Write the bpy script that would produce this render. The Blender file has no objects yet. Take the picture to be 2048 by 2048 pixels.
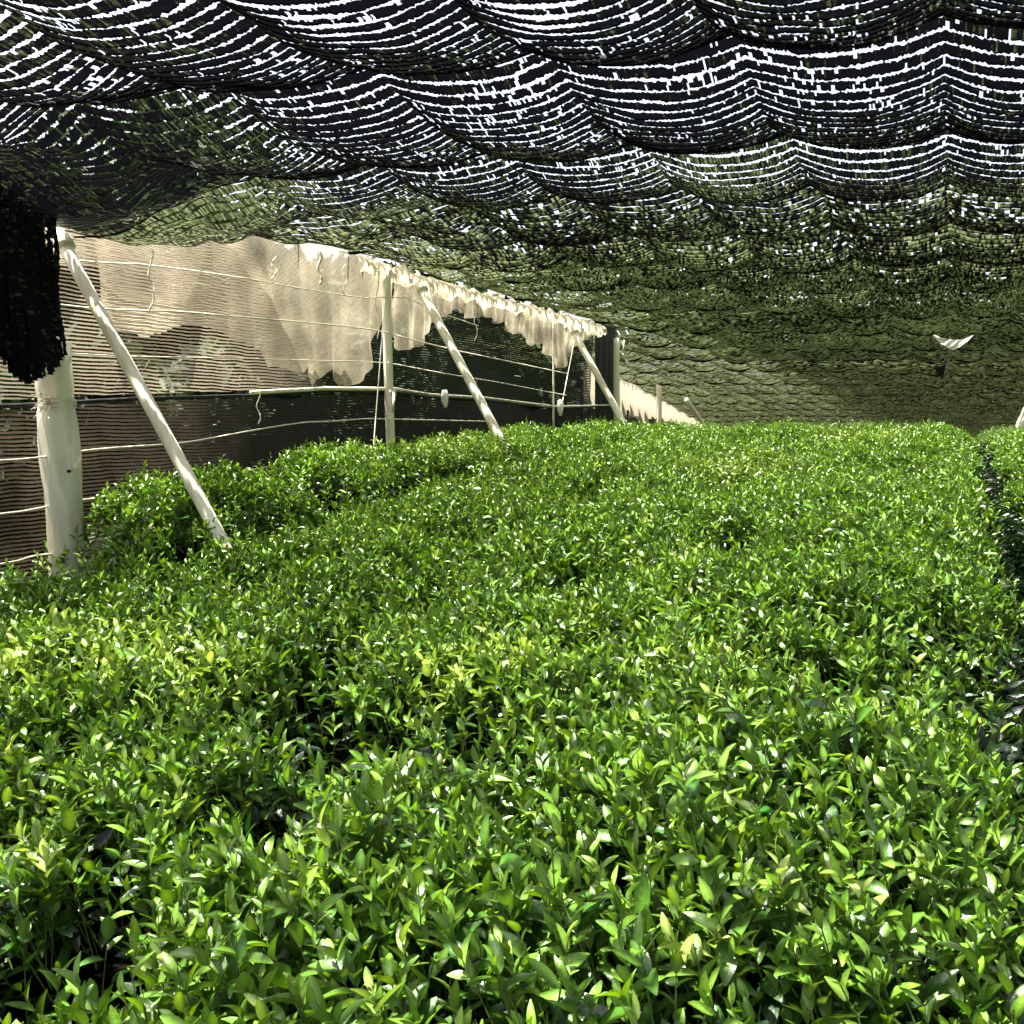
import bpy, math
import numpy as np
from mathutils import Vector

rng = np.random.default_rng(7)
sc = bpy.context.scene
COL = sc.collection
TH = math.radians(23.2)          # heading of the camera, left of the tea rows (+Y)
CT, ST = math.cos(TH), math.sin(TH)

# ------------------------------------------------------------------ helpers
def tag(o, label=None, cat=None, group=None, kind=None):
    if label: o['label'] = label
    if cat: o['category'] = cat
    if group: o['group'] = group
    if kind: o['kind'] = kind
    return o

def empty(name, loc, label, cat, group=None):
    o = bpy.data.objects.new(name, None)
    o.empty_display_size = 0.1
    COL.objects.link(o)
    o.location = loc
    return tag(o, label, cat, group)

def mesh_obj(name, V, F, mat, parent=None, smooth=True, tone=None, tri=None):
    """V (n,3) world coordinates, F (m,4) quads, tri (k,3) extra triangles; parent is an Empty."""
    V = np.asarray(V, dtype=np.float32)
    if parent is not None:
        V = V - np.array(parent_world(parent), dtype=np.float32)
    F = np.asarray(F, dtype=np.int32).reshape(-1, 4)
    T = np.asarray(tri, dtype=np.int32).reshape(-1, 3) if tri is not None else np.zeros((0, 3), np.int32)
    me = bpy.data.meshes.new(name)
    me.vertices.add(len(V))
    me.vertices.foreach_set('co', V.ravel())
    nl = F.size + T.size
    me.loops.add(nl)
    me.loops.foreach_set('vertex_index', np.concatenate([F.ravel(), T.ravel()]))
    me.polygons.add(len(F) + len(T))
    ls = np.concatenate([np.arange(len(F)) * 4, F.size + np.arange(len(T)) * 3]).astype(np.int32)
    me.polygons.foreach_set('loop_start', ls)
    me.polygons.foreach_set('use_smooth', np.full(len(F) + len(T), smooth))
    if tone is not None:
        a = me.attributes.new('tone', 'FLOAT_COLOR', 'POINT')
        t = np.ones((len(V), 4), np.float32)
        tone = np.asarray(tone, np.float32)
        t[:, :tone.shape[1]] = tone
        a.data.foreach_set('color', t.ravel())
    me.update(calc_edges=True)
    me.validate()
    if mat: me.materials.append(mat)
    o = bpy.data.objects.new(name, me)
    COL.objects.link(o)
    if parent is not None: o.parent = parent
    return o

def parent_world(p):
    v = Vector((0, 0, 0))
    while p is not None:
        v += p.location
        p = p.parent
    return v

def tube_arrays(pts, r, n=8, cap=True):
    P = np.asarray(pts, float)
    R = np.broadcast_to(np.asarray(r, float), (len(P),))
    d = np.gradient(P, axis=0)
    d /= np.linalg.norm(d, axis=1)[:, None] + 1e-9
    ref = np.array([0.0, 0, 1]) if abs(d[0][2]) < .9 else np.array([1.0, 0, 0])
    a = np.cross(d, ref); a /= np.linalg.norm(a, axis=1)[:, None] + 1e-9
    b = np.cross(d, a)
    ang = np.arange(n) * 2 * math.pi / n
    V = P[:, None] + R[:, None, None] * (a[:, None] * np.cos(ang)[None, :, None] + b[:, None] * np.sin(ang)[None, :, None])
    m = len(P)
    i = np.arange(m - 1)[:, None] * n; j = np.arange(n)[None]; k = (j + 1) % n
    F = np.stack([i + j, i + k, i + n + k, i + n + j], -1).reshape(-1, 4)
    V = V.reshape(-1, 3)
    T = []
    if cap:
        V = np.concatenate([V, P[:1], P[-1:]])
        c0, c1 = m * n, m * n + 1
        for q in range(n):
            T.append((c0, (q + 1) % n, q)); T.append((c1, (m - 1) * n + q, (m - 1) * n + (q + 1) % n))
    return V, F, np.array(T, int).reshape(-1, 3)

def tube(name, pts, r, mat, parent=None, n=8):
    V, F, T = tube_arrays(pts, r, n)
    return mesh_obj(name, V, F, mat, parent, True, tri=T)

def grid_faces(nu, nv):
    i = np.arange(nv - 1)[:, None] * nu; j = np.arange(nu - 1)[None]
    return np.stack([i + j, i + j + 1, i + nu + j + 1, i + nu + j], -1).reshape(-1, 4)

class Noise2:
    def __init__(self, seed):
        self.t = np.random.default_rng(seed).random((128, 128)) * 2 - 1
    def __call__(self, x, y):
        x = np.asarray(x, float); y = np.asarray(y, float)
        xi = np.floor(x).astype(int); yi = np.floor(y).astype(int)
        fx = x - xi; fy = y - yi
        fx = fx * fx * (3 - 2 * fx); fy = fy * fy * (3 - 2 * fy)
        g = lambda a, b: self.t[a % 128, b % 128]
        return ((g(xi, yi) * (1 - fx) + g(xi + 1, yi) * fx) * (1 - fy)
                + (g(xi, yi + 1) * (1 - fx) + g(xi + 1, yi + 1) * fx) * fy)
N1, N2, N3 = Noise2(1), Noise2(2), Noise2(3)
sstep = lambda a, b, x: (lambda t: t * t * (3 - 2 * t))(np.clip((np.asarray(x, float) - a) / (b - a), 0, 1))

# ------------------------------------------------------------------ materials
def new_mat(name):
    m = bpy.data.materials.new(name); m.use_nodes = True
    nt = m.node_tree; nt.nodes.clear()
    out = nt.nodes.new('ShaderNodeOutputMaterial')
    return m, nt, out

def nd(nt, kind, **kw):
    n = nt.nodes.new(kind)
    for k, v in kw.items():
        if k.startswith('i_'):
            key = k[2:]
            key = int(key) if key.isdigit() else key.replace('_', ' ')
            n.inputs[key].default_value = v
        else:
            setattr(n, k, v)
    return n

def rgb(*c): return (c[0], c[1], c[2], 1)

def ramp(nt, fac, stops, interp='LINEAR'):
    r = nt.nodes.new('ShaderNodeValToRGB')
    r.color_ramp.interpolation = interp
    e = r.color_ramp.elements
    while len(e) > 1: e.remove(e[-1])
    e[0].position, e[0].color = stops[0]
    for p, c in stops[1:]:
        q = e.new(p); q.color = c
    nt.links.new(fac, r.inputs[0])
    return r

def simple_mat(name, c1, c2, scale=20, rough=.6, bump=.2, stretch=(1, 1, 1), spec=.3, transl=0.0):
    m, nt, out = new_mat(name)
    tc = nd(nt, 'ShaderNodeTexCoord'); mp = nd(nt, 'ShaderNodeMapping')
    mp.inputs['Scale'].default_value = stretch
    nt.links.new(tc.outputs['Object'], mp.inputs[0])
    nz = nd(nt, 'ShaderNodeTexNoise', i_Scale=scale, i_Detail=6.0, i_Roughness=.65)
    nt.links.new(mp.outputs[0], nz.inputs['Vector'])
    r = ramp(nt, nz.outputs[0], [(.3, rgb(*c1)), (.7, rgb(*c2))])
    p = nd(nt, 'ShaderNodeBsdfPrincipled', i_Roughness=rough)
    p.inputs['Specular IOR Level'].default_value = spec
    nt.links.new(r.outputs[0], p.inputs['Base Color'])
    if bump:
        b = nd(nt, 'ShaderNodeBump', i_Strength=bump, i_Distance=.01)
        nt.links.new(nz.outputs[0], b.inputs['Height']); nt.links.new(b.outputs[0], p.inputs['Normal'])
    if transl:
        t = nd(nt, 'ShaderNodeBsdfTranslucent'); nt.links.new(r.outputs[0], t.inputs[0])
        mx = nd(nt, 'ShaderNodeMixShader', i_Fac=transl)
        nt.links.new(p.outputs[0], mx.inputs[1]); nt.links.new(t.outputs[0], mx.inputs[2])
        nt.links.new(mx.outputs[0], out.inputs[0])
    else:
        nt.links.new(p.outputs[0], out.inputs[0])
    return m

def leaf_mat(name, rough=.33, transl=.20, spec=.5):
    m, nt, out = new_mat(name)
    at = nd(nt, 'ShaderNodeAttribute', attribute_name='tone')
    p = nd(nt, 'ShaderNodeBsdfPrincipled', i_Roughness=rough)
    p.inputs['Specular IOR Level'].default_value = spec
    nz = nd(nt, 'ShaderNodeTexNoise', i_Scale=160.0, i_Detail=3.0)
    tc = nd(nt, 'ShaderNodeTexCoord'); nt.links.new(tc.outputs['Object'], nz.inputs['Vector'])
    b = nd(nt, 'ShaderNodeBump', i_Strength=.25, i_Distance=.004)
    nt.links.new(nz.outputs[0], b.inputs['Height']); nt.links.new(b.outputs[0], p.inputs['Normal'])
    ge = nd(nt, 'ShaderNodeNewGeometry')
    pal = nd(nt, 'ShaderNodeMix', data_type='RGBA', i_0=.2); nt.links.new(at.outputs['Color'], pal.inputs[6]); pal.inputs[7].default_value = rgb(.32, .40, .17)
    und = nd(nt, 'ShaderNodeMix', data_type='RGBA'); nt.links.new(ge.outputs['Backfacing'], und.inputs[0])
    nt.links.new(at.outputs['Color'], und.inputs[6]); nt.links.new(pal.outputs[2], und.inputs[7])
    nt.links.new(und.outputs[2], p.inputs['Base Color'])
    hs = nd(nt, 'ShaderNodeHueSaturation', i_Hue=.485, i_Saturation=1.1, i_Value=1.6)
    nt.links.new(at.outputs['Color'], hs.inputs['Color'])
    t = nd(nt, 'ShaderNodeBsdfTranslucent'); nt.links.new(hs.outputs[0], t.inputs[0])
    mx = nd(nt, 'ShaderNodeMixShader', i_Fac=transl)
    nt.links.new(p.outputs[0], mx.inputs[1]); nt.links.new(t.outputs[0], mx.inputs[2])
    nt.links.new(mx.outputs[0], out.inputs[0])
    return m

def net_mat(name):
    """black woven shade tape with olive and straw fibres (tone attribute = fibre share, raised far off to paint leaked and bounced light)"""
    m, nt, out = new_mat(name)
    at = nd(nt, 'ShaderNodeAttribute', attribute_name='tone')
    tc = nd(nt, 'ShaderNodeTexCoord')
    nz = nd(nt, 'ShaderNodeTexNoise', i_Scale=55.0, i_Detail=3.0, i_Roughness=.8)
    nt.links.new(tc.outputs['Object'], nz.inputs['Vector'])
    sep = nd(nt, 'ShaderNodeSeparateColor'); nt.links.new(at.outputs['Color'], sep.inputs[0])
    ad = nd(nt, 'ShaderNodeMath', operation='ADD'); nt.links.new(nz.outputs[0], ad.inputs[0]); nt.links.new(sep.outputs[0], ad.inputs[1])
    r = ramp(nt, ad.outputs[0], [(.52, rgb(.0035, .0035, .0055)), (.75, rgb(.050, .064, .028)), (1.0, rgb(.205, .235, .115))])
    p = nd(nt, 'ShaderNodeBsdfPrincipled', i_Roughness=.6)
    p.inputs['Specular IOR Level'].default_value = .06
    nt.links.new(r.outputs[0], p.inputs['Base Color'])
    t = nd(nt, 'ShaderNodeBsdfTranslucent'); nt.links.new(r.outputs[0], t.inputs[0])
    mx = nd(nt, 'ShaderNodeMixShader', i_Fac=.16)
    nt.links.new(p.outputs[0], mx.inputs[1]); nt.links.new(t.outputs[0], mx.inputs[2])
    nt.links.new(mx.outputs[0], out.inputs[0])
    return m

def mesh_net_mat(name, pitch, cover, c_lo, c_hi, vary_y=None, transl=.5, fine=.35):
    """sheer knitted net: horizontal threads every `pitch` metres, open between (a real net seen edge to edge)"""
    m, nt, out = new_mat(name)
    tc = nd(nt, 'ShaderNodeTexCoord'); sx = nd(nt, 'ShaderNodeSeparateXYZ')
    nt.links.new(tc.outputs['Object'], sx.inputs[0])
    n0 = nd(nt, 'ShaderNodeTexNoise', i_Scale=6.0, i_Detail=3.0); nt.links.new(tc.outputs['Object'], n0.inputs['Vector'])
    wob = nd(nt, 'ShaderNodeMath', operation='MULTIPLY_ADD', i_1=.02); nt.links.new(n0.outputs[0], wob.inputs[0]); nt.links.new(sx.outputs['Z'], wob.inputs[2])
    fr = nd(nt, 'ShaderNodeMath', operation='MULTIPLY', i_1=1 / pitch); nt.links.new(wob.outputs[0], fr.inputs[0])
    f2 = nd(nt, 'ShaderNodeMath', operation='FRACT'); nt.links.new(fr.outputs[0], f2.inputs[0])
    mp = nd(nt, 'ShaderNodeMapping'); mp.inputs['Scale'].default_value = (60, 180, 40); nt.links.new(tc.outputs['Object'], mp.inputs[0])
    n1 = nd(nt, 'ShaderNodeTexNoise', i_Scale=1.0, i_Detail=2.0); nt.links.new(mp.outputs[0], n1.inputs['Vector'])
    j = nd(nt, 'ShaderNodeMath', operation='MULTIPLY_ADD', i_1=fine, i_2=cover - fine * .5); nt.links.new(n1.outputs[0], j.inputs[0])
    jn = j
    lt = nd(nt, 'ShaderNodeMath', operation='LESS_THAN'); nt.links.new(f2.outputs[0], lt.inputs[0]); nt.links.new(j.outputs[0], lt.inputs[1])
    n2 = nd(nt, 'ShaderNodeTexNoise', i_Scale=3.0, i_Detail=5.0, i_Roughness=.7); nt.links.new(tc.outputs['Object'], n2.inputs['Vector'])
    r = ramp(nt, n2.outputs[0], [(.35, rgb(*c_lo)), (.65, rgb(*c_hi))])
    colsock = r.outputs[0]
    if vary_y:                      # the newer, blacker length of net farther along the wall
        y0, y1, dark = vary_y
        mr = nd(nt, 'ShaderNodeMapRange', i_1=y0, i_2=y1); nt.links.new(sx.outputs['Y'], mr.inputs[0])
        mc = nd(nt, 'ShaderNodeMix', data_type='RGBA'); nt.links.new(mr.outputs[0], mc.inputs[0])
        nt.links.new(colsock, mc.inputs[6]); mc.inputs[7].default_value = rgb(*dark)
        colsock = mc.outputs[2]
        ja = nd(nt, 'ShaderNodeMath', operation='MULTIPLY_ADD', i_1=.34); nt.links.new(mr.outputs[0], ja.inputs[0]); nt.links.new(jn.outputs[0], ja.inputs[2])
        nt.links.new(ja.outputs[0], lt.inputs[1])
    d = nd(nt, 'ShaderNodeBsdfDiffuse'); t = nd(nt, 'ShaderNodeBsdfTranslucent')
    nt.links.new(colsock, d.inputs[0]); nt.links.new(colsock, t.inputs[0])
    m1 = nd(nt, 'ShaderNodeMixShader', i_Fac=transl); nt.links.new(d.outputs[0], m1.inputs[1]); nt.links.new(t.outputs[0], m1.inputs[2])
    tr = nd(nt, 'ShaderNodeBsdfTransparent')
    m2 = nd(nt, 'ShaderNodeMixShader'); nt.links.new(lt.outputs[0], m2.inputs[0]); nt.links.new(tr.outputs[0], m2.inputs[1]); nt.links.new(m1.outputs[0], m2.inputs[2])
    nt.links.new(m2.outputs[0], out.inputs[0])
    return m

M_soil = simple_mat('soil', (.016, .018, .008), (.036, .038, .016), 8, .95, .6)
M_leaf = leaf_mat('tea_leaf')
M_stem = simple_mat('green_stem', (.10, .17, .035), (.16, .24, .05), 40, .5, 0)
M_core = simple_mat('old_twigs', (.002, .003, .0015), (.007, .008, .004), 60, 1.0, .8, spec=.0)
M_net = net_mat('black_shade_net')
M_cream = simple_mat('cream_paint', (.50, .45, .30), (.87, .84, .68), 9, .5, .1, (1, 1, .15))
M_wrap = simple_mat('pale_wrap', (.48, .45, .31), (.86, .85, .72), 7, .45, .35, (1, 1, .2), transl=.12)
M_rope = simple_mat('cream_rope', (.55, .50, .36), (.75, .70, .55), 120, .8, .3)
M_wire = simple_mat('pale_wire', (.55, .50, .38), (.7, .66, .52), 30, .5, 0)
M_dark = simple_mat('dark_hole', (.01, .01, .01), (.02, .02, .02), 10, .8, 0)
M_white = simple_mat('white_plastic', (.75, .73, .68), (.82, .8, .76), 10, .5, .1, transl=.5)
M_tan = mesh_net_mat('tan_cloth', .006, .66, (.31, .27, .185), (.46, .41, .295), fine=.45, transl=.55)
M_tanroll = simple_mat('tan_cloth_gathered', (.46, .40, .27), (.66, .60, .45), 35, .85, .8, transl=.45)
M_wall = mesh_net_mat('sheer_wall_net', .0148, .46, (.20, .165, .115), (.34, .285, .21), (3.85, 4.6, (.006, .008, .005)), transl=.5)
M_wall_low = mesh_net_mat('sheer_wall_net_lower', .0148, .55, (.028, .022, .016), (.085, .068, .046), (2.9, 4.0, (.006, .007, .005)), transl=.5)
M_blacknet = simple_mat('black_curtain', (.006, .006, .008), (.018, .018, .02), 30, .7, .4)
M_bark = simple_mat('bark', (.06, .04, .025), (.12, .09, .06), 20, .9, .6)
M_shrub = leaf_mat('shrub_leaf', .6, .1, .12)
M_blue = simple_mat('blue_tarp', (.006, .016, .035), (.012, .028, .06), 5, .4, .3)

# ------------------------------------------------------------------ land form
TY = [-3, .5, 2, 3, 4, 6, 8, 10, 12, 15, 22, 45, 60, 90]
TZ = [.93, .95, 1.04, 1.11, 1.19, 1.31, 1.385, 1.43, 1.445, 1.40, 1.02, -.3, -1.0, -2.4]
top_of = lambda y: np.interp(y, TY, TZ)
ground_of = lambda y: np.interp(y, TY + [160], [z - .98 for z in TZ] + [-5])

gx = np.unique(np.concatenate([np.linspace(-160, -12, 20), np.linspace(-12, 12, 41), np.linspace(12, 160, 20)]))
gy = np.unique(np.concatenate([np.linspace(-120, -4, 16), np.linspace(-4, 50, 82), np.linspace(50, 260, 24)]))
GX, GY = np.meshgrid(gx, gy)
GZ = ground_of(GY) + .03 * N1(GX * 1.3, GY * 1.3)
tag(mesh_obj('ground', np.stack([GX, GY, GZ], -1).reshape(-1, 3), grid_faces(len(gx), len(gy)), M_soil), kind='structure')

# ------------------------------------------------------------------ leaves
def leaves(base, d, up, L, W, rows, curl, fold):
    """vectorised leaves: base (n,3), direction d, face normal hint up; rows = cross rows along the blade"""
    n = len(base)
    d = d / (np.linalg.norm(d, axis=1)[:, None] + 1e-9)
    s = np.cross(d, up); s /= np.linalg.norm(s, axis=1)[:, None] + 1e-9
    nn = np.cross(s, d)
    t = np.linspace(0, 1, rows)
    prof = np.sin(math.pi * np.clip(t, 0, 1) ** .9) ** .62
    prof[0] = .08; prof[-1] = .16
    v = np.zeros((n, rows, 3, 3))
    for c, u in enumerate((-1, 0, 1)):
        along = t[None, :, None] * L[:, None, None] * d[:, None]
        side = u * prof[None, :, None] * (W[:, None, None] * .5) * s[:, None]
        lift = (fold[:, None] * abs(u) * prof[None] * W[:, None] * .5 - curl[:, None] * t[None] ** 2 * L[:, None])[:, :, None] * nn[:, None]
        v[:, :, c] = base[:, None] + along + side + lift
    f = []
    for r in range(rows - 1):
        for c in range(2):
            f.append((r * 3 + c, r * 3 + c + 1, (r + 1) * 3 + c + 1, (r + 1) * 3 + c))
    f = np.array(f)
    F = (np.arange(n)[:, None, None] * rows * 3 + f[None]).reshape(-1, 4)
    return v.reshape(-1, 3), F, rows * 3

class Bag:
    def __init__(self): self.V, self.F, self.T, self.n = [], [], [], 0
    def add(self, V, F, tone=None):
        self.V.append(V); self.F.append(F + self.n); self.n += len(V)
        if tone is not None: self.T.append(tone)
    def build(self, name, mat, parent, smooth=True):
        return mesh_obj(name, np.concatenate(self.V), np.concatenate(self.F), mat, parent, smooth,
                        np.concatenate(self.T) if self.T else None)

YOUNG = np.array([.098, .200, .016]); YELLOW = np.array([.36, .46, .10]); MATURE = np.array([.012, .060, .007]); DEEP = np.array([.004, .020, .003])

SUN_PATCHES = [(-1.62, 1.62, .13), (-1.80, 1.45, .12), (-1.42, 1.66, .10), (-.92, 1.80, .09), (-.80, 1.95, .07), (-.36, 2.03, .09), (-.08, 1.85, .08), (-.5, 1.9, .06), (-1.0, 5.2, .3), (-.5, 8.5, .5), (-1.6, 10.5, .6), (-2.6, 5.0, .4)]  # sunlit patches on the tea, put into the leaf colour as a lime tint
def hedge_foliage(bag, stems, topf, inside, y0, y1, x0, x1, dens, nleaf, rows, Ls, under, stem_on):
    area = (y1 - y0) * (x1 - x0)
    n = int(area * dens)
    X = rng.uniform(x0, x1, n); Y = rng.uniform(y0, y1, n)
    k = inside(X, Y)
    a = (X * CT + Y * ST); D = (-X * ST + Y * CT)
    k &= (np.abs(a / np.maximum(D, .05)) < .9) & (D > .45)
    lump = N2(X * 3.2, Y * 3.2) * .6 + N3(X * 7.5, Y * 7.5) * .4
    k &= (lump > -.26) | (rng.random(n) < .22)
    k_ = k
    X, Y, lump = X[k], Y[k], lump[k]; n = len(X)
    if n == 0: return
    Z = topf(X, Y) + .09 * lump + rng.normal(0, .022, n)
    # common lean of the young shoots, to the left of the rows
    ax = np.stack([rng.normal(-.30, .26, n), rng.normal(-.08, .26, n), np.ones(n)], -1)
    ax /= np.linalg.norm(ax, axis=1)[:, None]
    H = rng.uniform(.035, .10, n)
    tip = np.stack([X, Y, Z], -1)
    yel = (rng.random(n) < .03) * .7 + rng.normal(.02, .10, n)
    for (px, py, pr) in SUN_PATCHES: yel = yel + .45 * np.exp(-((X - px) ** 2 + (Y - py) ** 2) / pr ** 2)  # sun patches painted into the leaf tint
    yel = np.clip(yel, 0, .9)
    phi = rng.uniform(0, 6.28, n)
    e1 = np.cross(ax, np.array([0, 1., 0])); e1 /= np.linalg.norm(e1, axis=1)[:, None]
    e2 = np.cross(ax, e1)
    for q in range(nleaf):
        f = q / max(nleaf - 1, 1)
        ph = phi + q * 2.4 + rng.normal(0, .2, n)
        out = e1 * np.cos(ph)[:, None] + e2 * np.sin(ph)[:, None]
        el = .25 + .85 * f + rng.normal(0, .22, n)
        d = ax * np.cos(el)[:, None] + out * np.sin(el)[:, None]
        up = ax * np.sin(el)[:, None] - out * np.cos(el)[:, None] + rng.normal(0, .25, (n, 3))
        base = tip - ax * (H * (.12 + .88 * f))[:, None]
        L = Ls * (.62 + .5 * f) * rng.uniform(.7, 1.45, n)
        W = L * rng.uniform(.32, .50, n)
        v, F, per = leaves(base, d, up, L, W, rows, rng.uniform(.0, .6, n), rng.uniform(.1, .8, n))
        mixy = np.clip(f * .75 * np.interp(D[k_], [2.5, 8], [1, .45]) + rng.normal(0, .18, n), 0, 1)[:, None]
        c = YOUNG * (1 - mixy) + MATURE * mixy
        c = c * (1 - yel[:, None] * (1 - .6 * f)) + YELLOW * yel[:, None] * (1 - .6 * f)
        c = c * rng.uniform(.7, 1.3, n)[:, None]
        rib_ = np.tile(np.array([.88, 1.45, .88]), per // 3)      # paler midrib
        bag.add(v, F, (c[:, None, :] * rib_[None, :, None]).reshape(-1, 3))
    if stem_on:
        b0 = tip - ax * (H + .06)[:, None]
        w = .0012
        V = np.stack([b0 - e1 * w, b0 + e1 * w, tip + e1 * w * .6, tip - e1 * w * .6, b0 - e2 * w, b0 + e2 * w, tip + e2 * w * .6, tip - e2 * w * .6], 1).reshape(-1, 3)
        F = (np.arange(n)[:, None, None] * 8 + np.array([[0, 1, 2, 3], [4, 5, 6, 7]])[None]).reshape(-1, 4)
        stems.add(V, F)
    # older leaves below the shoots
    m = int(area * under)
    X = rng.uniform(x0, x1, m); Y = rng.uniform(y0, y1, m)
    k = inside(X, Y)
    a = (X * CT + Y * ST); D = (-X * ST + Y * CT)
    k &= (np.abs(a / np.maximum(D, .05)) < .9) & (D > .45)
    X, Y = X[k], Y[k]; m = len(X)
    lump = N2(X * 3.2, Y * 3.2) * .6 + N3(X * 7.5, Y * 7.5) * .4
    dep = rng.uniform(.045, .17, m)
    Z = topf(X, Y) + .075 * lump - dep
    ph = rng.uniform(0, 6.28, m); el = rng.normal(.15, .4, m)
    d = np.stack([np.cos(ph) * np.cos(el), np.sin(ph) * np.cos(el), np.sin(el)], -1)
    up = np.stack([rng.normal(0, .4, m), rng.normal(0, .4, m), np.ones(m)], -1)
    L = Ls * 1.35 * rng.uniform(.75, 1.25, m)
    v, F, per = leaves(np.stack([X, Y, Z], -1), d, up, L, L * rng.uniform(.36, .5, m), rows, rng.uniform(.0, .35, m), rng.uniform(0, .5, m))
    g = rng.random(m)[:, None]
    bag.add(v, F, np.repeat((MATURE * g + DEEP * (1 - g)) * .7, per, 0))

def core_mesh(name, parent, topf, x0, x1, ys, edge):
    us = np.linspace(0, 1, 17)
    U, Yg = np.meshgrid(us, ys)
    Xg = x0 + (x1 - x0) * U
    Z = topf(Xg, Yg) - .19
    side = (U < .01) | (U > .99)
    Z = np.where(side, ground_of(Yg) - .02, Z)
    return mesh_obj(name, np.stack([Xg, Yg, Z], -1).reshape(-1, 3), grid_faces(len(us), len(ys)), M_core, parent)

BANDS = [  # y0, y1, shoots per m2, leaves per shoot, rows per blade, leaf length, old leaves per m2, stems
    (.25, 2.0, 2100, 6, 6, .033, 1000, True),
    (2.0, 3.6, 1900, 6, 4, .033, 900, True),
    (3.6, 6.5, 1800, 5, 3, .034, 800, False),
    (6.5, 11.0, 1300, 5, 3, .037, 600, False),
    (11.0, 16.0, 650, 4, 2, .052, 500, False),
]
def dome(x, cx, hw, drop):
    t = np.clip(np.abs((x - cx) / hw), 0, 1)
    return -drop * t ** 5

def hedge(name, label, topf, inside, x0, x1, y0, y1, side=None):
    e = empty(name, ((x0 + x1) / 2, (max(y0, 0) + y1) / 2, float(ground_of((max(y0, 0) + y1) / 2))), label, 'tea hedge')
    bag, st = Bag(), Bag()
    for (a, b, *r) in BANDS:
        a2, b2 = max(a, y0), min(b, y1)
        if b2 > a2: hedge_foliage(bag, st, topf, inside, a2, b2, x0, x1, *r)
    if side is not None:            # leaves down the flank that faces the furrow
        m = 26000
        Y = rng.uniform(.4, y1, m) ** 1.0; Y = np.where(rng.random(m) < .6, rng.uniform(.4, 6, m), Y)
        X = side + .05 * N1(Y * 3, 5) + rng.normal(0, .022, m)
        Z = topf(X, Y) - .02 - .6 * rng.random(m) ** 1.3
        ph = rng.uniform(0, 6.28, m); el = rng.normal(.1, .5, m)
        d = np.stack([np.cos(ph) * np.cos(el), np.sin(ph) * np.cos(el), np.sin(el)], -1)
        L_ = .045 * rng.uniform(.7, 1.3, m)
        v, F, per = leaves(np.stack([X, Y, Z], -1), d, rng.normal(0, .5, (m, 3)) + [0, 0, 1], L_, L_ * .45, 3, rng.uniform(0, .4, m), rng.uniform(0, .5, m))
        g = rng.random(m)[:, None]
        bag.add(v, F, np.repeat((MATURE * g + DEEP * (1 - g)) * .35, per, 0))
    bag.build('foliage', M_leaf, e)
    if st.n: st.build('shoot_stems', M_stem, e)
    core_mesh('woody_core', e, topf, x0 + .13, x1 - .13, np.arange(y0, y1 + .01, .15), .1)
    return e

main_top = lambda x, y: (top_of(y) + np.where(np.asarray(x) > -1.06, -.15 * np.clip(np.abs((np.asarray(x) + 1.06) / 1.22), 0, 1) ** 9, dome(x, -1.06, 1.26, .09)) + .035 * N1(np.asarray(x) * .9 + 3, np.asarray(y) * .9)
                         - .16 * np.exp(-((np.asarray(x) + 1.33) ** 2 + (np.asarray(y) - 1.02) ** 2) / .012)
                         - .14 * np.exp(-((np.asarray(x) + 1.02) ** 2 + (np.asarray(y) - 1.62) ** 2) / .012)
                         - .25 * np.exp(-((np.asarray(x) + .93) ** 2 + (np.asarray(y) - .78) ** 2) / .012))
main_in = lambda x, y: ((x + .93) ** 2 + (y - .78) ** 2 > .009) & ((x + 1.33) ** 2 + (y - 1.02) ** 2 > .004) & (x > -2.30 + .05 * N1(y * 2, 1)) & (x < .158 + .05 * N1(y * 3, 5) + .02 * N2(y * 9, 2))
hedge('tea_hedge', 'broad bright green tea hedge filling the foreground up to the dark furrow', main_top, main_in, -2.32, .2, .25, 16, side=.14)

right_top = lambda x, y: top_of(y) - .02 + (-.15 * np.clip(np.abs((np.asarray(x) - 1.25) / 1.0), 0, 1) ** 9) + .035 * N1(np.asarray(x) * .9 + 8, np.asarray(y) * .9 + 4)
right_in = lambda x, y: (x > .272 + .05 * N1(y * 3, 9) + .02 * N2(y * 9, 7))
hedge('tea_hedge', 'tea hedge beyond the dark furrow, cut off by the right edge of the photo', right_top, right_in, .24, 2.2, .25, 16, side=.29)

BY = [0, 1.6, 2.5, 2.75, 3.0, 3.3, 3.5]
BZ = [.88, .94, .99, 1.15, 1.26, 1.24, 1.12]
b1_top = lambda x, y: np.interp(y, BY, BZ) + dome(x, -2.66, .40, .10) + .03 * N1(np.asarray(x) * 3, np.asarray(y) * 3)
hedge('tea_bush', 'tea bush at the foot of the thick wrapped post and the nearest slanting brace', b1_top,
      lambda x, y: (x > -2.98) & (x < -2.26 + .04 * N2(y * 5, 1)) & ~((np.abs(y - 2.66) < .09) & (x > -2.42)), -3.0, -2.22, .6, 3.5)['category'] = 'tea bush'
CY = [3.62, 3.85, 4.2, 5.0, 5.6, 6.4, 7.2, 9.0, 12, 16]
CZ = [1.16, 1.32, 1.36, 1.375, 1.385, 1.41, 1.42, 1.45, 1.45, 1.40]
b2_top = lambda x, y: np.interp(y, CY, CZ) + dome(x, -2.62, .40, .08) + .03 * N1(np.asarray(x) * 3 + 2, np.asarray(y) * 3)
hedge('tea_bush', 'long raised tea bush along the net wall below the upright cream post', b2_top,
      lambda x, y: (x > -2.96) & (x < -2.24 + .05 * N2(y * 4, 3)) & ~((np.abs(y - 4.36) < .12) & (x > -2.42)), -2.98, -2.22, 3.62, 14)['category'] = 'tea bush'

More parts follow.
